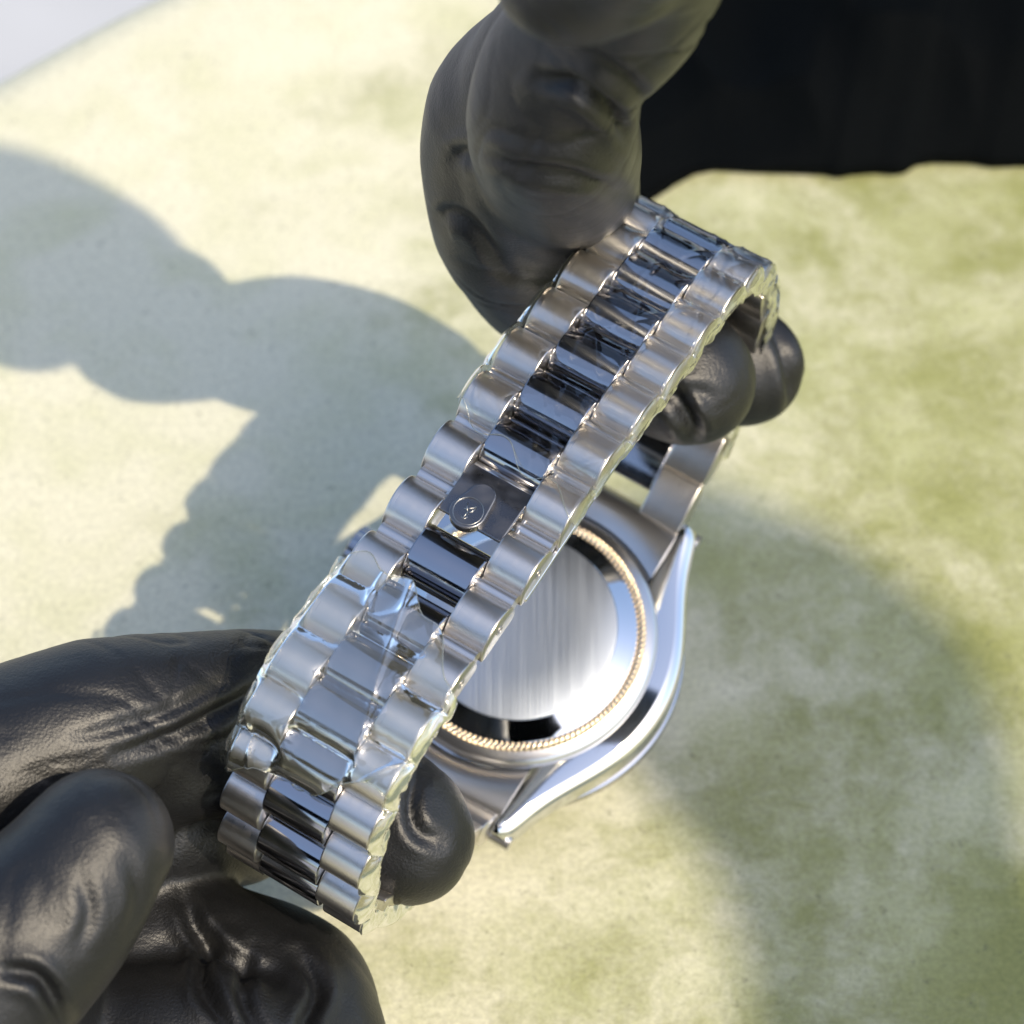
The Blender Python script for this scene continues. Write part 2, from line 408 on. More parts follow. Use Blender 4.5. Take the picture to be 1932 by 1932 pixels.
# ------------------------------------------------------------------ crown clasp
def strip(us, is_, h, thick, name, mat, bevel=.12):
    """thin plate over (u range, i range) following the path; h may be a function (u, i)"""
    U, I = np.meshgrid(us, is_); hf = h if callable(h) else (lambda a, b: np.full_like(a, h))
    top = LP(U, I, hf(U, I)); bot = LP(U, I, hf(U, I) - thick)
    nr, nc = U.shape; V = np.concatenate([top.reshape(-1, 3), bot.reshape(-1, 3)]); m_ = nr * nc
    Fc = grid_faces(nr, nc) + [tuple(reversed(f)) for f in grid_faces(nr, nc, off=m_)]
    bd = [c for c in range(nc)] + [r * nc + nc - 1 for r in range(1, nr)] + [(nr - 1) * nc + c for c in range(nc - 2, -1, -1)] + [r * nc for r in range(nr - 2, 0, -1)]
    for a, b in zip(bd, bd[1:] + bd[:1]): Fc.append((a, b, b + m_, a + m_))
    o = wmesh(name, V, Fc, mat, watch, angle=35)
    if bevel:
        md = o.modifiers.new('bevel', 'BEVEL'); md.width = bevel * MM; md.segments = 2; md.limit_method = 'ANGLE'; md.angle_limit = .6
    return o
def plate_h(U, I):
    x = (I - 6.14) / .72
    return -.65 - 2.5 * np.clip(.32 - x, 0, 1) ** 1.5 + .25 * x + .0 * U
plate = strip(np.linspace(-3.85, 3.85, 12), np.linspace(6.03, 6.93, 18), plate_h, .55, 'clasp_plate', M_clasp)
# raised tab with round emblem seat
def tab_poly(r0=2.0, r1=1.5, cu=-.75, n=14):
    """outline in (u, i): big round end at i=6.86, small end at i=6.43"""
    pts = []
    for a in np.linspace(0, math.pi, n): pts.append((cu + r0 * math.cos(a), 6.80 + r0 / 7.5 * math.sin(a)))
    for a in np.linspace(math.pi, 2 * math.pi, n): pts.append((cu + .25 + r1 * math.cos(a), 6.50 + r1 / 7.5 * math.sin(a)))
    return pts
def prism_on_plate(poly, h0, h1, name, mat, parent):
    poly = np.array(poly); n = len(poly)
    base = plate_h(poly[:, 0], np.minimum(poly[:, 1], 6.92))
    V = np.concatenate([LP(poly[:, 0], poly[:, 1], base + h0), LP(poly[:, 0], poly[:, 1], base + h1)])
    Fc = [tuple(range(n)), tuple(range(2 * n - 1, n - 1, -1))] + [(k, (k + 1) % n, n + (k + 1) % n, n + k) for k in range(n)]
    o = link_obj(name, mesh(name, V, Fc, mat, origin=WORG, angle=30), parent)
    return o
tab = prism_on_plate(tab_poly(), -.35, .8, 'clasp_tab', M_clasp, plate)
md = tab.modifiers.new('bevel', 'BEVEL'); md.width = .14 * MM; md.segments = 3; md.limit_method = 'ANGLE'
# emblem: ring and strokes
def emblem():
    parts = []; cu, ci = -.75, 6.80; base = float(plate_h(np.array(0.), np.array(6.8))) + .8
    th = np.linspace(0, 2 * math.pi, 41)
    ring = [LP(cu + 1.6 * math.cos(t), ci + 1.6 / 7.5 * math.sin(t), base + .01) for t in th]
    parts.append(tube(ring, .06, 6, caps=False))
    def st(p): parts.append(tube([LP(cu + x, ci + y / 7.5, base + .01) for x, y in p], .075, 6))
    # monogram read from below: an upright, a bowl and two crossed legs
    st([(-.05, .95), (-.02, .45), (.0, -.1)])
    st([(-.35, .75), (-.15, .98), (.15, .95), (.3, .7), (.15, .45), (-.02, .4)])
    st([(.0, .35), (.4, -.2), (.55, -.75)])
    st([(.0, .1), (-.35, -.3), (-.5, -.75)])
    st([(-.5, .0), (.0, -.35), (.5, -.85)])
    V, Fc = joinm(parts); link_obj('clasp_emblem', mesh('clasp_emblem', V, Fc, M_emblem, origin=WORG), plate)
emblem()
for s in (-1, 1):
    strip(np.linspace(4.9, 8.75, 6) * s, np.linspace(4.3, 7.3, 60), lambda U, I: -3.95 + .03 * np.sin(I * 7), .7, 'clasp_blade', M_mirror)
    strip(np.linspace(3.95, 4.5, 3) * s, np.linspace(5.3, 6.9, 20), lambda U, I: -1.9 + 0 * I, 1.4, 'clasp_side', M_satin)
V, Fc = tube([LP(-3.6, 6.06, -2.3), LP(0, 6.06, -2.3), LP(3.6, 6.06, -2.3)], .9, 14); wmesh('clasp_hinge', V, Fc, M_satin, watch)

# ------------------------------------------------------------------ watch head
AH = 22.7
_oa = np.array([0, 4, 8, 12, 16, 20, 22.0, AH]); _ou = np.array([19.9, 19.45, 18.2, 16.3, 14.2, 12.6, 12.0, 11.5])
def uo(a):
    x = np.abs(a); return np.interp(x, np.linspace(0, AH, 60), np.interp(np.linspace(0, AH, 60), _oa, _ou)) if False else _smooth(x)
_cu = np.polyfit(np.r_[_oa, -_oa], np.r_[_ou, _ou], 8)
def _smooth(x): return np.polyval(_cu, x)
def case_flank(s):
    A = np.concatenate([np.linspace(-AH, AH, 80)])
    V = []; n = None
    for a in A:
        o = uo(a); dr = .0022 * max(0, abs(a) - 9) ** 2.1; endr = max(0, (abs(a) - (AH - 1.0)) / 1.0)
        bt = -1.5 + dr - .5 * endr ** 2; bb = -7.2 + 1.0 * dr
        prof = [(9.95, bt), (o - 1.5, bt + .0), (o - 1.3, bt - .04), (o - .55, bt - .5), (o - .25, bt - .8), (o, bt - 1.1), (o + .03, bt - 2.2), (o - .02, bb + 1.0), (o - .6, bb + .25), (o - 1.2, bb), (9.95, bb)]
        n = len(prof); q = np.array(prof); V.append(W(s * q[:, 0], a - np.sign(a) * .0, q[:, 1]))
    V = np.concatenate(V); Fc = grid_faces(len(A), n, close_c=True) + [tuple(range(n)), tuple((len(A) - 1) * n + k for k in range(n))]
    return V, Fc
parts = [case_flank(1), case_flank(-1)]
prof = [(2, -1.62), (17.0, -1.62), (17.25, -1.8), (17.3, -6.5), (2, -6.5)]
parts.append(lathe(prof, 120))
V, Fc = joinm(parts); case = wmesh('watch_case', V, Fc, M_mirror, watch, angle=28)
# bezel and crystal on the far side
V, Fc = lathe([(17, -6.9), (19.3, -6.95), (20.0, -7.5), (20.05, -8.8), (19.6, -9.8), (18.6, -10.3), (17.6, -10.4)], 160); wmesh('bezel', V, Fc, M_polish, watch, angle=40)
V, Fc = lathe([(18.9, -10.0), (19.2, -10.5), (19.1, -11.3), (18.2, -12.0), (8, -12.1), (.2, -12.1)], 96); wmesh('crystal', V, Fc, M_glass, watch, angle=40)
# caseback
cb, Fc = lathe([(16.75, -1.7), (16.72, -.95), (16.5, -.55), (16.1, -.30), (15.25, .02), (15.1, -.05)], 180)
back = wmesh('caseback_ring', cb, Fc, M_satin, watch, angle=40)
teeth = 136
kn, Fc = lathe([(15.3, -.1), (15.25, .28), (15.05, .5), (14.75, .52), (14.5, .36), (14.35, .1)], teeth * 6, lambda k, r, th: r + (0, .10, .10, .0, 0, 0)[k] * np.cos(th * teeth))
kk_ = np.arange(teeth * 6) / (teeth * 6) * 2 * math.pi; nk_ = teeth * 6
for row, (am, phs) in enumerate([(0, 0), (.16, 0), (.28, 0), (.28, math.pi), (.14, math.pi), (0, 0)]):
    kn[row * nk_:(row + 1) * nk_] += (am * np.cos(kk_ * teeth + phs))[:, None] * NN
wmesh('knurled_ring', kn, Fc, M_knurl, watch)
pb, Fc = lathe([(14.4, .0), (14.38, .24), (14.2, .36), (13.6, .68), (11.95, 1.62), (11.8, 1.5)], 180)
wmesh('polished_band', pb, Fc, M_mirror, watch, angle=60)
th = np.arange(120) / 120 * 2 * math.pi
V, Fc = lathe([(11.85, 1.45), (11.78, 1.66), (11.6, 1.72), (6, 1.72), (.01, 1.72)], 120)
wmesh('caseback_disc', V, Fc, M_disc, watch, angle=50)
# crown on the side away from view
V = []; cp = [(19.6, 2.2), (21.2, 2.3), (21.2, 3.1), (24.3, 3.1), (24.6, 2.7), (24.6, .05)]
seg = 60
for x, r in cp:
    t = np.arange(seg) / seg * 2 * math.pi; rr = r + (.12 * np.cos(t * 20) if r > 3 else 0)
    V.append(W(-np.full(seg, x), rr * np.cos(t), -4.2 + rr * np.sin(t)))
wmesh('crown', np.concatenate(V), grid_faces(len(cp), seg, close_c=True), M_polish, watch, angle=40)
# end links between the lugs
def end_link(s):
    n = 28; U = np.linspace(-9.95, 9.95, n); rows = []
    inner = np.sqrt(17.45 ** 2 - U ** 2); inner = np.where(np.abs(U) > 9, inner, inner)
    outer = np.full(n, 22.6) - .9 * np.clip((np.abs(U) - 4.2) / .4, 0, 1) * 0
    V = []
    tt = np.linspace(0, 1, 12)
    for t in tt:
        a = inner * (1 - t) + outer * t
        b = -1.9 + 1.25 * math.sin(math.pi * min(1, t * .80 + .12)) - 2.0 * max(0, t - .75) * 2
        V.append(W(U, s * a, np.full(n, b)))
    V.append(W(U, s * outer, np.full(n, -5.4))); V.append(W(U, s * inner, np.full(n, -5.4)))
    m_ = len(V); V = np.concatenate(V); Fc = grid_faces(m_, n, close_r=True)
    Fc += [tuple(r * n for r in range(m_)), tuple(r * n + n - 1 for r in range(m_))]
    wmesh('end_link', V, Fc, M_satin, watch, angle=40)
    V, Fc = tube([W(u_, s * 22.4, -4.4) for u_ in (-12.2, -5, 5, 12.2)], .9, 14)
    wmesh('spring_bar', V, Fc, M_satin, watch, angle=40)
end_link(1); end_link(-1)

# ------------------------------------------------------------------ clear plastic film
def dome(x):
    x = np.abs((x + .5) % 1 - .5) * 2
    return -3.2 * (1 - np.sqrt(np.clip(1 - (x * .97) ** 2, 0, 1)))
def film(name, label, i0, i1, seed, amp, cat='plastic film', edgegap=1.0, drape=.35, mat=None, e1=None):
    e1 = e1 or (lambda s_: i1(s_ * 9))
    """i0, i1: functions of u"""
    root = empty(name, LP(0, (i0(0) + i1(0)) / 2, 0)); tag(root, label, cat)
    ni, nu = int(abs(i1(0) - i0(0)) * 26), 90
    uu_ = np.linspace(-1, 1, nu); tt = np.linspace(0, 1, ni)
    Wd = 9.35
    U0 = uu_ * Wd; I = np.array([[i0(u) + (i1(u) - i0(u)) * t for u in U0] for t in tt]); U = np.tile(U0, (ni, 1))
    sc = np.vectorize(wscale)(I); wmix = 1 / (1 + np.exp((np.abs(U) - 3.9) / .35))
    h = (1 - wmix) * dome(I) + wmix * (dome(I + .5) - .1)
    sag = drape + .45 * np.clip((I - 10.4) / 1.2, 0, 1) + .22 * noise(np.stack([U * .12, I * .35, 0 * I], -1), seed + 5)
    hs = h * np.clip(sag, .06, .85)
    q = .42 * np.stack([U * .16 + .25 * noise(np.stack([U * .2, I, 0 * U], -1), seed), I * 1.25 + U * .10, 0 * U], -1)
    cr = ridge(q * 1.3, seed) * .9 + ridge(q * np.array([2.6, 1.3, 1]) + 9, seed + 1) * .5 - .5 * ridge(q * 3 + 4, seed + 2)
    fold = (1 - np.abs(noise(np.stack([U * .11 + .5 * noise(np.stack([U * .1, I * .6, 0 * I], -1), seed + 30), I * .55 + U * .09, 0 * I], -1), seed + 31))) ** 10
    fold += .7 * (1 - np.abs(noise(np.stack([U * .15 - I * .3, I * .5 - U * .12, 0 * I], -1) + 7, seed + 33))) ** 12
    hs = hs + .14 + amp * cr + amp * 6 * fold
    hs = np.maximum(hs, h + .10)
    e = np.clip((np.abs(U) - 8.55) / .8, 0, 1)
    hs = hs * (1 - e) + e * (-1.2 + .5 * noise(np.stack([I * 2.5, U * .2, 0 * I], -1), seed + 3))
    V = LP(U * sc, I, hs)
    o = wmesh('film_sheet', V.reshape(-1, 3), grid_faces(ni, nu), mat or M_film, root, recalc=False)
    for row in (0, ni - 1):
        if abs(I[row, nu // 2]) < 13 and not (I[row, nu // 2] < 0):
            Vr, Fr = tube(LP(U[row], I[row], hs[row] + .02)[::2], .045 + .02 * rng.random(nu)[::2], 6); wmesh('film_rim', Vr, Fr, M_filmedge, root)
    # crumpled folded-over margins
    for s in (-1, 1):
        nk = 16; kk = np.linspace(0, 1, nk)
        Iv = np.array([i0(s * 9) + (e1(s) - i0(s * 9)) * t for t in np.linspace(0, 1, int(abs(e1(s) - i0(s * 9)) * 52))])
        I2, K = np.meshgrid(Iv, kk, indexing='ij'); sc = np.vectorize(wscale)(I2)
        nn = lambda fx, fk, sd_: noise(np.stack([I2 * fx, K * fk, 0 * K], -1), seed + sd_)
        width = edgegap * (1.0 + .45 * nn(1.1, 0, 11))
        rim = -2.6 * K ** 1.1 * (1 + .12 * nn(2, 1, 12)) - 1.6 * np.clip(K - .6, 0, 1)
        Uu = s * (8.82 + width * np.sin(K * math.pi * .86) ** .8 * .95 + .22 * nn(5, 3, 13) * K + .20 * (ridge(np.stack([I2 * 2.2 + K * 2, K * 1.6, 0 * K], -1), seed + 20) - .4) * K)
        hh = dome(I2) * (.75 - .5 * K) + rim + .12 + .16 * nn(6, 4, 14) * K - .25 * ridge(np.stack([I2 * 2.9 - K * 2.5, K * 1.1, 0 * K], -1), seed + 21) * K
        V = LP(Uu * sc, I2, hh)
        wmesh('film_edge', V.reshape(-1, 3), grid_faces(len(Iv), nk), M_filmedge, root, recalc=False)
    return root
film('plastic_film', 'clear plastic wrap on the upper bracelet length, from the clasp up over the bend',
     lambda u: 5.72 + .035 * u + .12 * math.sin(u * .9) - .00 * u * u, lambda u: -5.9, 31, .035, edgegap=.5, drape=.55)
film('plastic_film', 'crinkled clear plastic wrap on the lower bracelet length, around the thumb side bend',
     lambda u: 8.28 + .06 * u + .1 * math.sin(u * 1.1) + .006 * u * u, lambda u: 11.75 - .07 * u + .25 * math.cos(u * .55), 77, .09, edgegap=.9, e1=lambda s_: 18.0 if s_ > 0 else 11.9, drape=.30, mat=M_filmlow)

# ------------------------------------------------------------------ gloved hands (one continuous surface each)
def resample(pts, rs, m=7):
    q = np.c_[pts, rs]; q = np.vstack([2 * q[0] - q[1], q, 2 * q[-1] - q[-2]]); out = []
    for i in range(1, len(q) - 2):
        p0, p1, p2, p3 = q[i - 1:i + 3]
        for t in np.linspace(0, 1, m, endpoint=False):
            o_ = .5 * (2 * p1 + (p2 - p0) * t + (2 * p0 - 5 * p1 + 4 * p2 - p3) * t ** 2 + (3 * p1 - p0 - 3 * p2 + p3) * t ** 3)
            l_ = p1 + (p2 - p1) * t; out.append(.75 * o_ + .25 * l_)
    out.append(q[-2]); out = np.array(out); return out[:, :3], out[:, 3]
def sdf_hand(fingers, res=.55, kin=3.0, kout=1.0, pad=6, fine=True):
    """fingers: list of (chain, k) ; chain = list of (point, radius). returns verts, faces"""
    allp = np.array([p for ch, k in fingers for p, r in ch]); allr = np.array([r for ch, k in fingers for p, r in ch])
    lo = (allp - allr[:, None]).min(0) - pad; hi = (allp + allr[:, None]).max(0) + pad
    n = np.ceil((hi - lo) / res).astype(int)
    Fv = np.full(n, 1e3, np.float32)
    ax = [lo[k] + res * np.arange(n[k]) for k in range(3)]
    def caps(A, ra, B, rb, sub):
        X, Y, Z = sub
        d = B - A; L2 = d @ d + 1e-9
        t = ((X - A[0]) * d[0] + (Y - A[1]) * d[1] + (Z - A[2]) * d[2]) / L2
        t = np.clip(t, 0, 1)
        dist = np.sqrt((X - A[0] - t * d[0]) ** 2 + (Y - A[1] - t * d[1]) ** 2 + (Z - A[2] - t * d[2]) ** 2)
        return dist - (ra + (rb - ra) * t)
    def smin(a, b, k):
        h = np.clip(.5 + .5 * (b - a) / k, 0, 1); return b + (a - b) * h - k * h * (1 - h)
    for ch, ko in fingers:
        pts = np.array([p for p, r in ch], float); rs = np.array([r for p, r in ch], float)
        if fine: pts, rs = resample(pts, rs)
        l2 = pts.min(0) - rs.max() - 8; h2 = pts.max(0) + rs.max() + 8
        i0 = np.clip(((l2 - lo) / res).astype(int), 0, n - 1); i1 = np.clip(((h2 - lo) / res).astype(int) + 1, 1, n)
        G = np.full(i1 - i0, 1e3, np.float32)
        for A, ra, B, rb in zip(pts[:-1], rs[:-1], pts[1:], rs[1:]):
            m_ = max(ra, rb) + 4 * max(1, ko)
            j0 = np.clip(((np.minimum(A, B) - m_ - lo) / res).astype(int), i0, i1 - 1); j1 = np.clip(((np.maximum(A, B) + m_ - lo) / res).astype(int) + 2, i0 + 1, i1)
            sub = np.meshgrid(*[ax[k][j0[k]:j1[k]] for k in range(3)], indexing='ij', sparse=True)
            c = caps(A, ra, B, rb, sub).astype(np.float32)
            sl_ = tuple(slice(j0[k] - i0[k], j1[k] - i0[k]) for k in range(3))
            G[sl_] = np.minimum(G[sl_], c) if fine else smin(G[sl_], c, kin)
        sl_ = tuple(slice(i0[k], i1[k]) for k in range(3))
        Fv[sl_] = smin(Fv[sl_], G, ko)
    return surface_nets(Fv, lo, res)
def surface_nets(Fv, lo, res):
    neg = Fv < 0
    c = [neg[i:neg.shape[0] - 1 + i, j:neg.shape[1] - 1 + j, k:neg.shape[2] - 1 + k] for i in (0, 1) for j in (0, 1) for k in (0, 1)]
    sm = sum(x.astype(np.int8) for x in c); act = (sm > 0) & (sm < 8)
    idx = np.argwhere(act); ids = np.full(act.shape, -1, np.int64); ids[act] = np.arange(len(idx))
    acc = np.zeros((len(idx), 3)); cnt = np.zeros(len(idx))
    corners = [(i, j, k) for i in (0, 1) for j in (0, 1) for k in (0, 1)]
    for a in range(8):
        for b in range(a + 1, 8):
            ca, cb_ = np.array(corners[a]), np.array(corners[b])
            if np.abs(ca - cb_).sum() != 1: continue
            fa = Fv[tuple((idx + ca).T)]; fb = Fv[tuple((idx + cb_).T)]
            m_ = (fa < 0) != (fb < 0); t = np.where(m_, fa / np.where(m_, fa - fb, 1), 0)
            acc += m_[:, None] * (ca + t[:, None] * (cb_ - ca)); cnt += m_
    V = lo + res * (idx + acc / cnt[:, None])
    Fc = []
    for axn in range(3):
        sa = [slice(None)] * 3; sb = [slice(None)] * 3; sa[axn] = slice(0, -1); sb[axn] = slice(1, None)
        ed = neg[tuple(sa)] != neg[tuple(sb)]
        e = np.argwhere(ed); o1, o2 = [k for k in range(3) if k != axn]
        e = e[(e[:, o1] > 0) & (e[:, o2] > 0)]
        e = e[(e[:, o1] < Fv.shape[o1] - 1) & (e[:, o2] < Fv.shape[o2] - 1)]
        def at(d1, d2):
            q = e.copy(); q[:, o1] -= d1; q[:, o2] -= d2; return ids[tuple(q.T)]
        Q = np.stack([at(1, 1), at(0, 1), at(0, 0), at(1, 0)], 1)
        flip = neg[tuple(e.T)]
        if axn == 1: flip = ~flip
        Q[~flip] = Q[~flip][:, ::-1]
        Fc.append(Q)
    Q = np.concatenate(Fc); Q = Q[(Q >= 0).all(1)]
    return V, Q
def relax(V, Q, it=3):
    e = np.concatenate([Q[:, [0, 1]], Q[:, [1, 2]], Q[:, [2, 3]], Q[:, [3, 0]]])
    for _ in range(it):
        s = np.zeros_like(V); c = np.zeros(len(V))
        for a, b in ((0, 1), (1, 0)):
            for k in range(3): s[:, k] += np.bincount(e[:, a], V[e[:, b], k], len(V))
            c += np.bincount(e[:, a], minlength=len(V))
        V = V * .4 + .6 * s / c[:, None]
    return V
def vnormals(V, Q):
    nrm = np.cross(V[Q[:, 2]] - V[Q[:, 0]], V[Q[:, 3]] - V[Q[:, 1]]); out = np.zeros_like(V)
    for k in range(4):
        for c in range(3): out[:, c] += np.bincount(Q[:, k], nrm[:, c], len(V))
    return out / (np.linalg.norm(out, axis=1)[:, None] + 1e-12)
def smooth_line(pl):
    p = np.array(pl, float); p = np.vstack([2 * p[0] - p[1], p, 2 * p[-1] - p[-2]]); out = []
    for i in range(1, len(p) - 2):
        for t in np.linspace(0, 1, 6, endpoint=False):
            out.append(.5 * (2 * p[i] + (p[i + 1] - p[i - 1]) * t + (2 * p[i - 1] - 5 * p[i] + 4 * p[i + 1] - p[i + 2]) * t ** 2 + (3 * p[i] - p[i - 1] - 3 * p[i + 1] + p[i + 2]) * t ** 3))
    out.append(p[-2]); return np.array(out)
def glove(name, label, fingers, creases, seed, org, bones=(), amp=1.0):
    V, Q = sdf_hand(fingers)
    V = relax(V, Q, 4); Nn = vnormals(V, Q)
    d = .14 * fbm(V * .07, 3, seed)                                   # loose rubber
    q = V * .10 + .5 * np.stack([noise(V * .05, seed + 8), noise(V * .05 + 5, seed + 9), noise(V * .05 + 9, seed + 10)], -1)
    msk = np.clip(.5 + 1.6 * noise(V * .045, seed + 12), 0, 1)
    d = d - .28 * amp * msk * ridge(q * .8, seed + 3)
    q2 = V * .085 + .8 * np.stack([noise(V * .07 + 3, seed + 18), noise(V * .07 + 8, seed + 19), noise(V * .07 + 1, seed + 20)], -1)
    m2 = np.clip(.25 + 2.0 * noise(V * .06 + 7, seed + 22), 0, 1)
    d = d - .42 * m2 * (1 - np.abs(noise(q2, seed + 23))) ** 9 - .25 * m2 * (1 - np.abs(noise(q2 * 1.9 + 5, seed + 24))) ** 8
    # named folds: polylines given on the picture, cut into the side that faces the lens
    X, Y = px_of(V); fc_ = ((CAM - V) * Nn).sum(1) / np.linalg.norm(CAM - V, axis=1); face = np.clip(fc_ * 3, 0, 1)
    for pl, wd_, dep, dl in creases:
        pl = smooth_line(pl); best = np.full(len(V), 1e9); tt = np.zeros(len(V)); tot = len(pl) - 1
        for s_ in range(tot):
            A, B = pl[s_], pl[s_ + 1]; ab = B - A
            t = np.clip(((X - A[0]) * ab[0] + (Y - A[1]) * ab[1]) / (ab @ ab), 0, 1)
            dd = np.hypot(X - A[0] - t * ab[0], Y - A[1] - t * ab[1]); m_ = dd < best
            best = np.where(m_, dd, best); tt = np.where(m_, (s_ + t) / tot, tt)
        taper = np.sin(np.clip(tt, .03, .97) * math.pi) ** .6
        depth_ok = np.clip(2 - np.abs(((CAM - V) @ RC[:, 2]) - dl[0]) / dl[1], 0, 1)
        best = best + wd_ * .35 * noise(V * .25, seed + 40); wd_ = max(wd_, 13)
        k = np.exp(-(best / wd_) ** 2) - .45 * np.exp(-((best - 2.1 * wd_) / (1.2 * wd_)) ** 2)
        d = d - dep * taper * k * face * depth_ok
    V = V + Nn * d[:, None]
    root = empty(name, org); tag(root, label, 'gloved hand')
    me = bpy.data.meshes.new('glove')
    me.vertices.add(len(V)); me.vertices.foreach_set('co', ((V - np.asarray(org)) * MM).astype(np.float32).ravel())
    me.loops.add(Q.size); me.loops.foreach_set('vertex_index', Q.astype(np.int32).ravel())
    me.polygons.add(len(Q)); me.polygons.foreach_set('loop_start', np.arange(0, Q.size, 4, dtype=np.int32))
    me.update(calc_edges=True); me.validate(); me.shade_smooth(); me.materials.append(M_glove)
    o = link_obj('glove', me, root)
    return root
def ch(*pts): return [(P(x, y, d), r) for x, y, d, r in pts]

top = [
 ([(TK(-20, 470, 420), 19.5), (TK(60, 490, 320), 18), (TK(180, 520, 236), 13), (P(1245, -215, 240), 9.5)], 3.0),                                       # palm
 (ch((1240, -225, 238, 8), (1245, -125, 252, 7.2), (1200, -5, 267, 7.3), (1070, 120, 280, 8.3), (1042, 225, 288, 8.8), (1054, 300, 309, 9.0), (1070, 362, 333, 8.5), (1105, 445, 348, 7.6), (1170, 530, 352, 7.0)), .7),   # forefinger
 (ch((1240, -140, 252, 8), (1180, -30, 280, 7.8), (1012, 150, 301, 8.0), (995, 325, 315, 8.2), (1090, 490, 344, 8.0), (1260, 610, 349, 7.6), (1385, 682, 350, 7.6), (1412, 696, 350, 6.8)), .5),     # middle
 (ch((1230, -120, 262, 8), (1120, 50, 292, 8.0), (955, 215, 311, 8.9), (963, 415, 327, 9.1), (1050, 545, 341, 8.6), (1170, 650, 339, 8.0), (1285, 708, 337, 8.1), (1305, 722, 337, 7.5)), .5),       # ring
 (ch((1250, -350, 228, 8), (1215, -215, 236, 7.0), (1160, -105, 248, 7.4), (1085, -72, 252, 7.5)), .5),               # thumb
]
cre_top = [
 ([(1020, 150), (1090, 165), (1145, 205), (1190, 265)], 13, 1.5, (286, 16)),
 ([(1110, 95), (1180, 150), (1225, 190)], 13, .6, (280, 16)),
 ([(900, 285), (980, 318), (1080, 335), (1190, 365)], 13, .8, (298, 16)),
 
 ([(1440, 585), (1480, 660), (1500, 740), (1490, 800)], 10, 1.3, (342, 14)),
 ([(1200, 740), (1265, 752), (1300, 790), (1310, 830)], 12, 1.5, (332, 14)),
 ([(1240, 700), (1280, 735), (1340, 745)], 9, .7, (332, 14)),
 ([(830, 410), (850, 400), (900, 430), (960, 520)], 10, .9, (332, 14)),
 ([(860, 300), (880, 290), (930, 330)], 8, .8, (320, 14)),
]
glove('gloved_hand', 'black gloved hand coming from the top, two fingertips poking through the bracelet', top, cre_top, 11, P(1360, -200, 308))

low = [
 (ch((-420, 2050, 300, 26), (-250, 1900, 300, 24), (-60, 1830, 306, 15)), 3.0),                                        # palm
 (ch((-260, 1640, 298, 15), (-60, 1490, 300, 11.5), (180, 1375, 303, 9.6), (400, 1318, 309, 7.4), (520, 1300, 318, 6.6), (610, 1300, 326, 6.0)), 2.5),   # forefinger
 (ch((-160, 1620, 308, 14), (120, 1480, 311, 9.5), (320, 1405, 310, 9), (450, 1400, 313, 8.6), (565, 1447, 317, 8.3), (680, 1510, 318, 8.0), (750, 1558, 318, 7.9), (769, 1580, 318, 7.6)), 1.4),
 (ch((-160, 1720, 312, 13), (150, 1590, 318, 9.8), (330, 1525, 323, 9.6), (440, 1532, 331, 8.6)), 1.4),     # middle, tip shows
 (ch((-260, 1980, 285, 15), (-60, 1840, 283, 11.5), (90, 1720, 283, 9.2), (188, 1592, 284, 7.7)), 1.0),               # thumb
 (ch((-180, 1960, 314, 16), (120, 1860, 318, 11), (330, 1790, 320, 8.6), (420, 1810, 320, 8.4), (540, 1880, 320, 9.5), (560, 1990, 316, 10.5)), 1.6),  # ring, curled
 (ch((-160, 2120, 306, 16), (120, 2040, 308, 12), (380, 2010, 310, 11.5), (520, 2070, 310, 11)), 1.6),                # little, curled
]
cre_low = [
 ([(230, 1420), (330, 1385), (430, 1335), (500, 1300)], 9, .9, (302, 16)),
 ([(150, 1390), (300, 1350), (430, 1290)], 12, .4, (302, 14)),
 ([(150, 1650), (170, 1720), (150, 1790)], 13, .35, (276, 12)),
 ([(245, 1620), (262, 1700), (235, 1780)], 13, .35, (276, 12)),
 
 ([(0, 1830), (80, 1850), (130, 1940)], 12, 1.2, (272, 14)),
 ([(350, 1700), (400, 1790), (520, 1850)], 14, 1.4, (308, 16)),
 ([(400, 1760), (380, 1850), (430, 1940)], 12, 1.2, (304, 18)),
 ([(470, 1790), (460, 1880), (500, 1960)], 10, 1.0, (304, 18)),
 ([(560, 1800), (600, 1870), (560, 1960)], 12, 1.1, (306, 18)),
 ([(790, 1450), (775, 1520), (790, 1570), (830, 1590)], 13, .8, (310, 12)),
]
glove('gloved_hand', 'black gloved hand at the lower left, thumb curled beside the crinkled wrap', low, cre_low, 23, P(-60, 1700, 300))

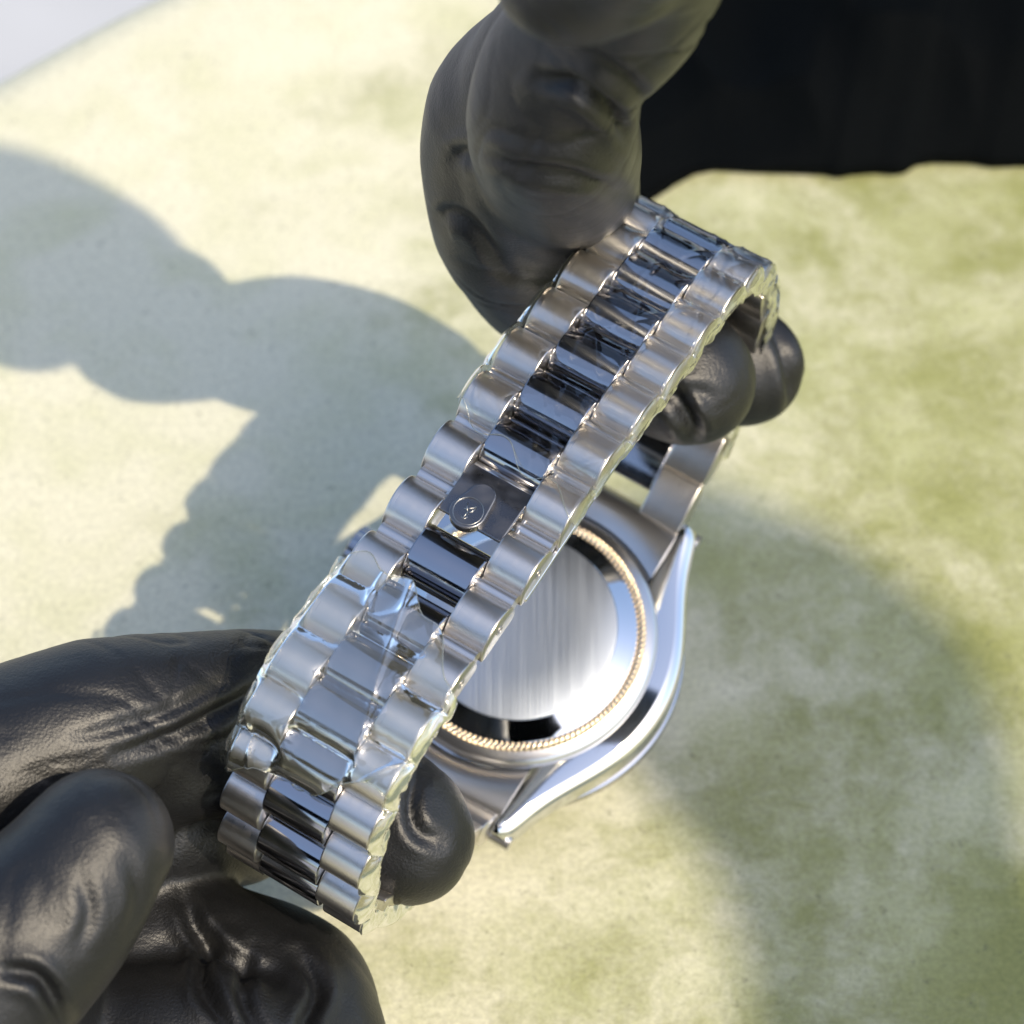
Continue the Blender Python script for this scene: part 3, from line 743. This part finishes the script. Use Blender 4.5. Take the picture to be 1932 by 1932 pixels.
# ------------------------------------------------------------------ black cloth behind the upper hand
def cloth():
    edge = [(1020, 470), (1120, 430), (1180, 400), (1225, 378), (1270, 350), (1310, 332), (1350, 327), (1420, 331), (1500, 333), (1555, 335), (1580, 341), (1605, 336), (1650, 332),
            (1685, 335), (1705, 333), (1728, 318), (1760, 313), (1830, 314), (1870, 321), (1932, 319), (2050, 322), (2300, 330)]
    e = np.array(edge, float); nx, ny = 150, 70
    xs = np.linspace(e[0, 0], e[-1, 0], nx); ys = np.interp(xs, e[:, 0], e[:, 1])
    V = []; root = None
    T = np.linspace(0, 1, ny)
    for t in T:
        row = []
        for x, y in zip(xs, ys):
            p = on_plane(x + t * 120, y - t * 560).copy()
            p[2] = 3.0 + 24 * t ** .8
            row.append(p)
        V.append(row)
    V = np.array(V)
    q = np.stack([V[..., 0] * .035, V[..., 1] * .012, 0 * V[..., 0]], -1)
    f = np.minimum(1, T * 6)[:, None]; V[..., 2] *= np.clip((xs - 1100) / 400, .15, 1)[None, :]
    V[..., 2] += f * (5 * fbm(q, 3, 5) + 5 * ridge(q * 1.5 + 3, 9))
    # rolled hem down to the table
    hem = V[0].copy(); hem[:, 2] = 2.2; hem[:, 1] -= .6; h2 = V[0].copy(); h2[:, 2] = .5
    top_ = np.concatenate([h2[None], hem[None], V]); ny += 2
    o = link_obj('black_cloth', mesh('black_cloth', top_.reshape(-1, 3), grid_faces(ny, nx), M_cloth))
    md = o.modifiers.new('solid', 'SOLIDIFY'); md.thickness = .0012; md.offset = -1
    tag(o, 'black cloth with a wavy hem spread over the tabletop behind the upper hand', 'cloth')
cloth()

# ------------------------------------------------------------------ two unseen people, added for dark reflections in the steel and a tabletop shadow
def body(name, label, limbs, mat):
    V, Q = sdf_hand([([(np.array(p[:3], float), p[3]) for p in c], k) for c, k in limbs], res=12.0, kin=30.0, fine=False)
    V = relax(V, Q, 3); Nn = vnormals(V, Q); V = V + Nn * (6 * fbm(V * .012, 3, 3) - 6 * ridge(V * .01, 8))[:, None]
    root = empty(name, limbs[0][0][0][:3]); tag(root, label, 'person')
    wmesh('clothing', V, Q, mat, root, recalc=False)
    return root
body('person', 'unseen person in black clothes behind the tabletop, added for dark reflections in the steel', [
  ([(400, 660, -300, 150), (390, 600, 120, 160)], 40), ([(215, 560, 330, 75), (565, 560, 330, 80)], 60), ([(390, 560, 380, 60), (385, 530, 520, 60)], 30),
  ([(385, 510, 590, 95), (385, 500, 640, 95)], 10)], M_cloth)
w1 = on_plane(1560, 850); w2 = on_plane(1750, 1170); dd_ = (w2 - w1) / np.linalg.norm(w2 - w1); pp_ = np.array([dd_[1], -dd_[0], 0]); pp_ *= np.sign(-pp_[0])
q0, q1 = w1 + pp_ * 23 + dd_ * 22 + 820 * sd, w1 + pp_ * 26 + dd_ * 150 + 820 * sd  # raised forearm, added unseen towards the sun to shade the lower right tabletop
body('person', 'unseen person in dark clothes taking the picture, added for dark reflections, arm raised to shade the tabletop', [
  ([(-130, -640, -300, 150), (-130, -600, 150, 160)], 40), ([(-340, -560, 360, 75), (90, -530, 360, 75)], 60), ([(-110, -550, 380, 60), (-90, -500, 520, 55)], 30),
  ([(-80, -480, 580, 90), (-80, -460, 630, 90)], 10),
  ([(90, -530, 360, 70), (*q1, 28), (*q0, 23)], 6), ([(-340, -560, 360, 70), (-330, -430, 240, 50), (-190, -400, 300, 34)], 20)], M_cloth)
